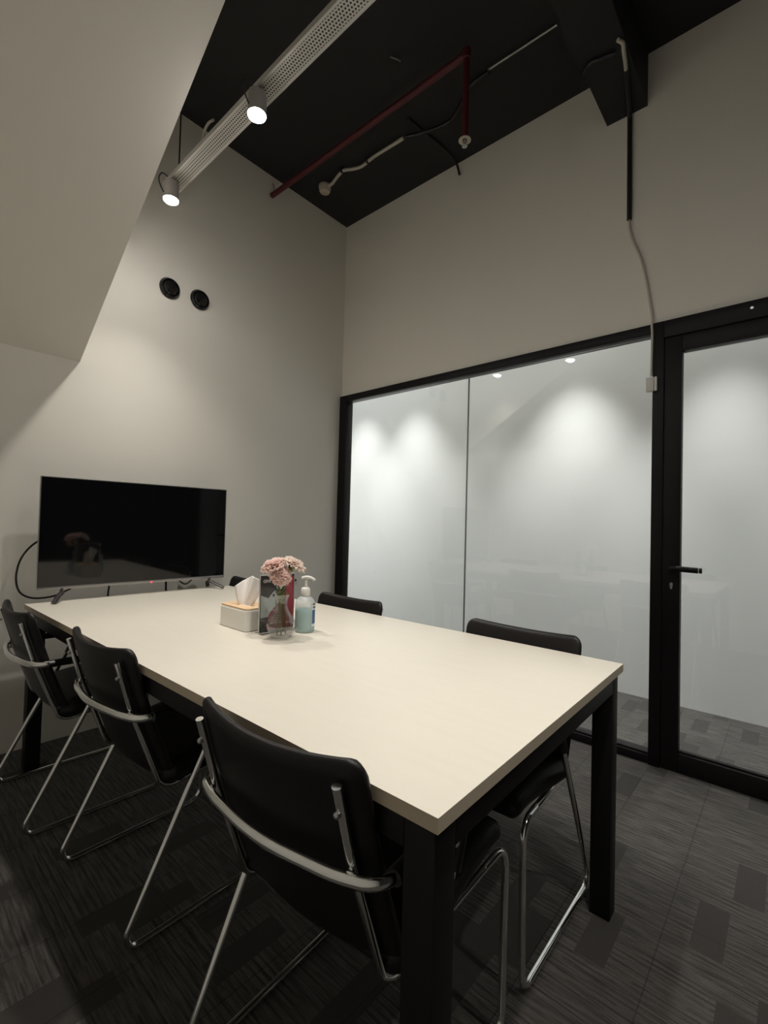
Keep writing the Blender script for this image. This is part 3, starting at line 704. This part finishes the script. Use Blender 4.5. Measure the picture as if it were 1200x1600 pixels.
# ------------------------------------------------------------------ wall caps
for (x, z, lab) in ((-1.461, 2.566, 'round black vent high on the back wall, the left one of the pair'), (-1.269, 2.568, 'round black vent high on the back wall, the right one of the pair')):
    o = empty('air_vent', (x, 0, z), 0, lab, 'vent', 'pair of round black wall vents')
    bm = bmesh.new(); lathe(bm, [(0, 0), (0.062, 0), (0.064, 0.006), (0.060, 0.014), (0.053, 0.022), (0.050, 0.022), (0.049, 0.012), (0, 0.012)], 36); bm.transform(Matrix.Rotation(math.pi/2, 4, 'X')); mesh('flange', bm, M['vent'], o, smooth=40)
    bm = bmesh.new(); lathe(bm, [(0, 0.012), (0.042, 0.012), (0.044, 0.020), (0.038, 0.028), (0.020, 0.032), (0, 0.033)], 36); bm.transform(Matrix.Rotation(math.pi/2, 4, 'X')); mesh('cap', bm, M['vent'], o, smooth=40)

# ------------------------------------------------------------------ ceiling services
sp = empty('sprinkler_pipe', (-0.735, -1.63, 3.53), 0, 'dark red sprinkler pipe along the black ceiling with one hanging head', 'pipe')
bm = bmesh.new(); tube(bm, [(-0.025, 1.62, 0.0), (0.0, 0.0, 0.0)], 0.018, n=16); mesh('run_pipe', bm, M['red'], sp, smooth=50)
bm = bmesh.new(); lathe(bm, [(0, 0.024), (0.022, 0.022), (0.023, 0), (0.022, -0.026), (0.0165, -0.028), (0.0165, -0.42), (0.016, -0.43), (0, -0.43)], 16); mesh('drop_pipe', bm, M['red'], sp, smooth=50)
bm = bmesh.new(); lathe(bm, [(0.010, -0.428), (0.028, -0.438), (0.031, -0.442), (0.012, -0.440)], 24); hd = mesh('escutcheon', bm, M['beige'], sp, smooth=50)
bm = bmesh.new(); lathe(bm, [(0, -0.430), (0.008, -0.432), (0.009, -0.450), (0.004, -0.455), (0.004, -0.468), (0.014, -0.470), (0.014, -0.472), (0, -0.472)], 14)
for s in (-1, 1): tube(bm, fillet([(0.008*s, 0, -0.448), (0.012*s, 0, -0.458), (0.003*s, 0, -0.469)], 0.003), 0.0015, n=6)
mesh('sprinkler_head', bm, M['screw'], sp, smooth=50)

sd = empty('smoke_detector', (-0.445, -0.225, H), 0, 'round beige detector on the black ceiling near the far corner', 'detector')
bm = bmesh.new(); lathe(bm, [(0, 0), (0.046, 0), (0.046, -0.016), (0.040, -0.020), (0, -0.020)], 28); mesh('mounting_base', bm, M['beige'], sd, smooth=40)
bm = bmesh.new(); lathe(bm, [(0, -0.020), (0.042, -0.020), (0.042, -0.034), (0.036, -0.046), (0.022, -0.052), (0, -0.053)], 28); mesh('sensor_dome', bm, M['beige'], sd, smooth=40)
cable('flexible_conduit', [(-0.448, -0.275, 3.66), (-0.452, -0.32, 3.655), (-0.475, -0.40, 3.655), (-0.485, -0.47, 3.655), (-0.455, -0.53, 3.655), (-0.432, -0.60, 3.655), (-0.44, -0.72, 3.655), (-0.435, -0.85, 3.655), (-0.430, -0.97, 3.655)], 0.011, M['cable_w'], 'wavy off-white flexible conduit leading to the round ceiling detector', 'conduit')
for x, y, q in ((-0.487, -0.46, 'nearer the round detector'), (-0.434, -0.66, 'farther from the round detector')):
    bm = bmesh.new(); box(bm, x-0.015, x+0.015, y-0.006, y+0.006, 3.641, 3.68)
    props(mesh('conduit_clip', bm, M['cable_b']), 'small black clip strapping the wavy ceiling conduit, ' + q, 'clip', 'conduit clips on the ceiling')
cable('wrapped_duct_hose', [(-0.43, -0.99, 3.655), (-0.40, -1.08, 3.645), (-0.35, -1.26, 3.65), (-0.40, -1.38, 3.65), (-0.47, -1.49, 3.65), (-0.478, -1.61, 3.65)], 0.012, M['ceiling_gloss'], 'glossy black wrapped hose on the ceiling beyond the sprinkler drop', 'hose')
cable('ceiling_conduit', [(-0.478, -1.60, 3.664), (-0.47, -1.80, 3.664), (-0.464, -1.98, 3.664)], 0.007, M['silver'], 'thin grey metal conduit catching the light on the black ceiling', 'conduit', smooth=False)
cable('ceiling_cable', [(-0.874, -1.24, 3.665), (-0.848, -1.255, 3.665), (-0.82, -1.267, 3.665)], 0.004, M['silver'], 'tiny bright wire stub on the ceiling between the track and red pipe', 'cable')
cable('wrapped_cable', [(-0.405, -2.092, 3.39), (-0.428, -2.112, 3.388), (-0.437, -2.14, 3.390), (-0.430, -2.170, 3.387), (-0.424, -2.194, 3.390), (-0.412, -2.235, 3.388)], 0.009, M['ceiling_gloss'], 'short glossy black wrapped cable under the ceiling beam', 'cable')
cable('strap_rod', [(-0.51, -1.07, 3.671), (-0.30, -1.10, 3.671), (-0.13, -1.12, 3.668), (-0.05, -1.13, 3.64), (-0.015, -1.135, 3.58)], 0.008, M['ceiling'], 'black painted rod crossing the ceiling to the top of the right wall', 'rod')
cable('pipe_clamp', [(-0.755, -0.01, 3.62), (-0.755, -0.03, 3.57), (-0.755, -0.03, 3.53)], 0.007, M['cable_w'], 'small pale bracket where the red pipe meets the back wall', 'bracket')

# wiring down to the door contact
cable('white_elbow_conduit', [(-0.47, -2.262, 3.388), (-0.44, -2.276, 3.386), (-0.40, -2.27, 3.385), (-0.34, -2.262, 3.385), (-0.30, -2.255, 3.385)], 0.009, M['cable_w'], 'short white bent conduit end under the ceiling beam', 'conduit')
cable('black_cable_duct', fillet([(-0.30, -2.255, 3.388), (-0.013, -2.203, 3.388), (-0.013, -2.208, 2.815)], 0.03), 0.012, M['cable_b'], 'straight black cable duct running down the right wall below the ceiling beam', 'cable duct', smooth=False)
cable('sensor_cable', [(-0.012, -2.208, 2.83), (-0.010, -2.209, 2.78), (-0.010, -2.225, 2.70), (-0.010, -2.262, 2.60), (-0.010, -2.285, 2.50), (-0.010, -2.305, 2.38), (-0.012, -2.322, 2.26), (-0.030, -2.324, 2.215), (-0.032, -2.327, 2.15), (-0.034, -2.325, 1.95)], 0.006, M['cable_w'], 'thin off-white cable down the right wall from black duct to door contact')
ds = empty('door_contact', (-0.034, -2.327, 1.905), 0, 'small white door contact switch on the black post below the cable', 'switch')
mesh('contact_body', bx(-0.012, 0.012, -0.012, 0.024, -0.036, 0.036, bev=0.003), M['wplastic'], ds, smooth=40)
mesh('magnet', bx(-0.010, 0.004, -0.026, -0.013, -0.036, 0.036, bev=0.003), M['wplastic'], ds, smooth=40)
